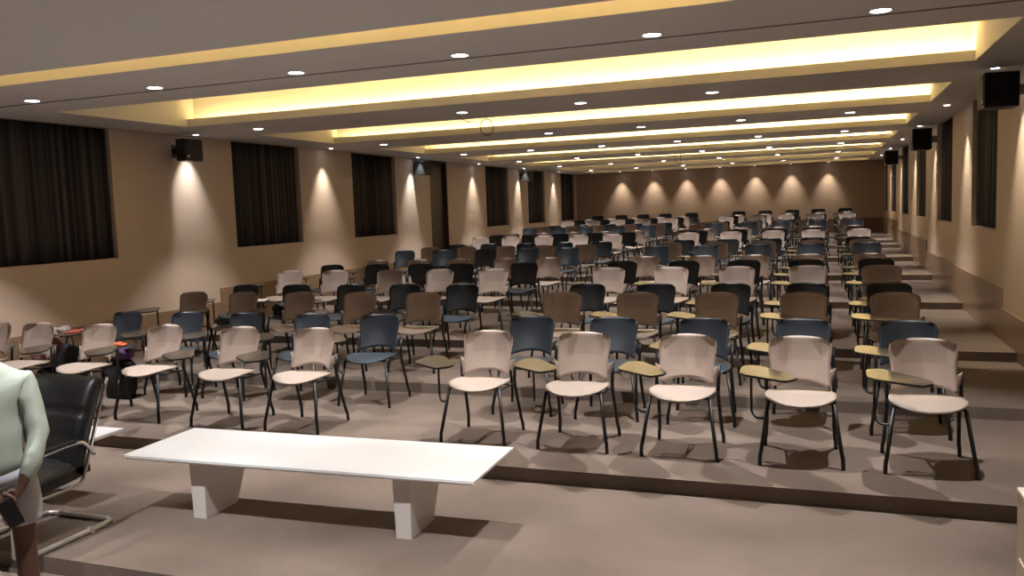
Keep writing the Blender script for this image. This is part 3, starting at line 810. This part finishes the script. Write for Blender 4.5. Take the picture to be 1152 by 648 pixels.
def bag_thing(name, label, m, c, sx, sy, sz, seed):
    t = thing(name, label, 'bag', c)
    o, _, _ = blob('bag_body', m, c, sx, sy, sz, seed, 0.08); o.parent = t
    bm = bmesh.new(); tube(bm, smooth_path([(-sx * .4, 0, sz * 1.5), (-sx * .3, 0, sz * 1.95), (sx * .3, 0, sz * 1.95), (sx * .4, 0, sz * 1.5)], 5), 0.009, 6); obj('bag_handle', bm, m, t, smooth=True)
    return t
x, y, z = chair_xy[(1, 0)]
bag_thing('backpack', 'black backpack on the floor between the left wall and the leftmost navy chair', M['bag'], (-7.90, 6.98, z), .13, .13, .30, 3)
bag_thing('handbag', 'black bag on the floor below the patterned cloth by the wall', M['bag'], (-8.24, 6.98, z), .15, .12, .14, 9)
put(blob('travel_bag', M['bag'], (x + .01, y - .02, z), .17, .16, .20, 21, 0.08), 'black bag under the leftmost navy chair', 'bag')
put(blob('patterned_cloth', M['scarf'], (-8.22, 6.96, z + .30), .16, .13, .19, 5, 0.18), 'red and white patterned cloth heaped beside the black backpack', 'cloth')
put(blob('grey_cloth', M['grey_cloth'], (-7.97, 6.94, z + .625), .08, .10, .05, 8, 0.25), 'crumpled grey cloth on top of the black backpack', 'cloth')
put(blob('orange_cloth', M['orange'], (x + .07, y - .06, z + .475), .08, .06, .03, 4, 0.2), 'small orange cloth on the seat of the leftmost navy chair', 'cloth')
put(blob('tote_bag', M['bag'], (-6.98, 6.76, z), .17, .08, .23, 6, 0.1), 'black bag on the floor between the first two rows, purple cloth on top', 'bag')
put(blob('purple_cloth', M['purple'], (-6.98, 6.76, z + .425), .16, .08, .06, 16, 0.15), 'purple patterned cloth folded over a black bag', 'cloth')
bm = bmesh.new(); box(bm, -.07, .07, -.11, .11, 0, .012); o = obj('folder', bm, M['red'], bevel=0.002); o.location = (x - .235, y - .35, z + .684); o.rotation_euler = (0, 0, .5)
tag(o, 'red folder lying on the tablet of the leftmost navy chair', 'folder')
x, y, z = chair_xy[(3, 1)]
put(blob('black_bag', M['bag'], (x - .01, y - .08, z + .475), .18, .14, .09, 12, 0.12), 'black bag on a navy seat in the fourth row, second chair from the left wall', 'bag')
x, y, z = chair_xy[(2, 1)]
put(blob('green_bag', M['greenbag'], (x - .06, y - .10, z + .475), .13, .10, .06, 14, 0.15), 'small dark green bag on a beige seat near the left wall, third row', 'bag')
x, y, z = chair_xy[(3, 1)]
bm = bmesh.new(); box(bm, -.105, .105, -.1485, .1485, 0, .003); o = obj('paper_sheet', bm, M['paper']); o.location = (x - .24, y - .34, z + .684); o.rotation_euler = (0, 0, .5)
tag(o, 'white paper sheet on a tablet in the fourth row, near left wall', 'paper')
x, y, z = chair_xy[(4, 3)]
for k, (dx, dy) in enumerate(((-.20, -.36), (-.27, -.42))):
    t = thing('water_bottle', ['small clear water bottle, right one of two on a fifth-row tablet', 'small clear water bottle, left one of two on a fifth-row tablet'][k], 'bottle', (x + dx, y + dy, z + .684), 0, 'water bottles on the tablet'); t.scale = (.7, .7, .6)
    bm = bmesh.new(); lathe(bm, [(.026, 0), (.03, .01), (.03, .12), (.012, .155), (.012, .165)], 14); obj('bottle_body', bm, M['bottle'], t, smooth=True)
    bm = bmesh.new(); lathe(bm, [(.014, .165), (.014, .182)], 12); obj('cap', bm, M['white'], t)

# ------------------------------------------------------------------ dangling cables at the ceiling
bm = bmesh.new()
cpt = Vector((-4.10, 10.25, ZC - 0.16)); pts = []
for k in range(22):
    a = 2 * PI * k / 21 + PI / 2; pts.append(cpt + Vector((0.085 * math.cos(a) * 0.94, 0.085 * math.cos(a) * 0.34, 0.105 * math.sin(a))))
tube(bm, [cpt + Vector((0.0, 0, 0.16))] + pts, 0.006, 6)
tube(bm, smooth_path([(-4.47, 10.2, ZC), (-4.42, 10.2, ZC - .04), (-4.30, 10.2, ZC - .09)], 4), 0.006, 6)
tag(obj('hanging_cable', bm, M['cable'], smooth=True), 'looped dark cable hanging from the second ceiling beam', 'cable')
bm = bmesh.new()
for dx in (-.06, .06): tube(bm, [(-3.3 + dx, 20.6, ZC), (-3.3 + dx, 20.6, ZC - .22)], 0.006, 6)
tube(bm, [(-3.36, 20.6, ZC - .22), (-3.24, 20.6, ZC - .22)], 0.006, 6)
tag(obj('hanging_cable', bm, M['cable']), 'small dark wire loop hanging from a far ceiling beam', 'cable')

# ------------------------------------------------------------------ world
w = bpy.data.worlds.new('world'); sc.world = w; w.use_nodes = True
w.node_tree.nodes['Background'].inputs[0].default_value = (0.02, 0.02, 0.03, 1); w.node_tree.nodes['Background'].inputs[1].default_value = 0.2
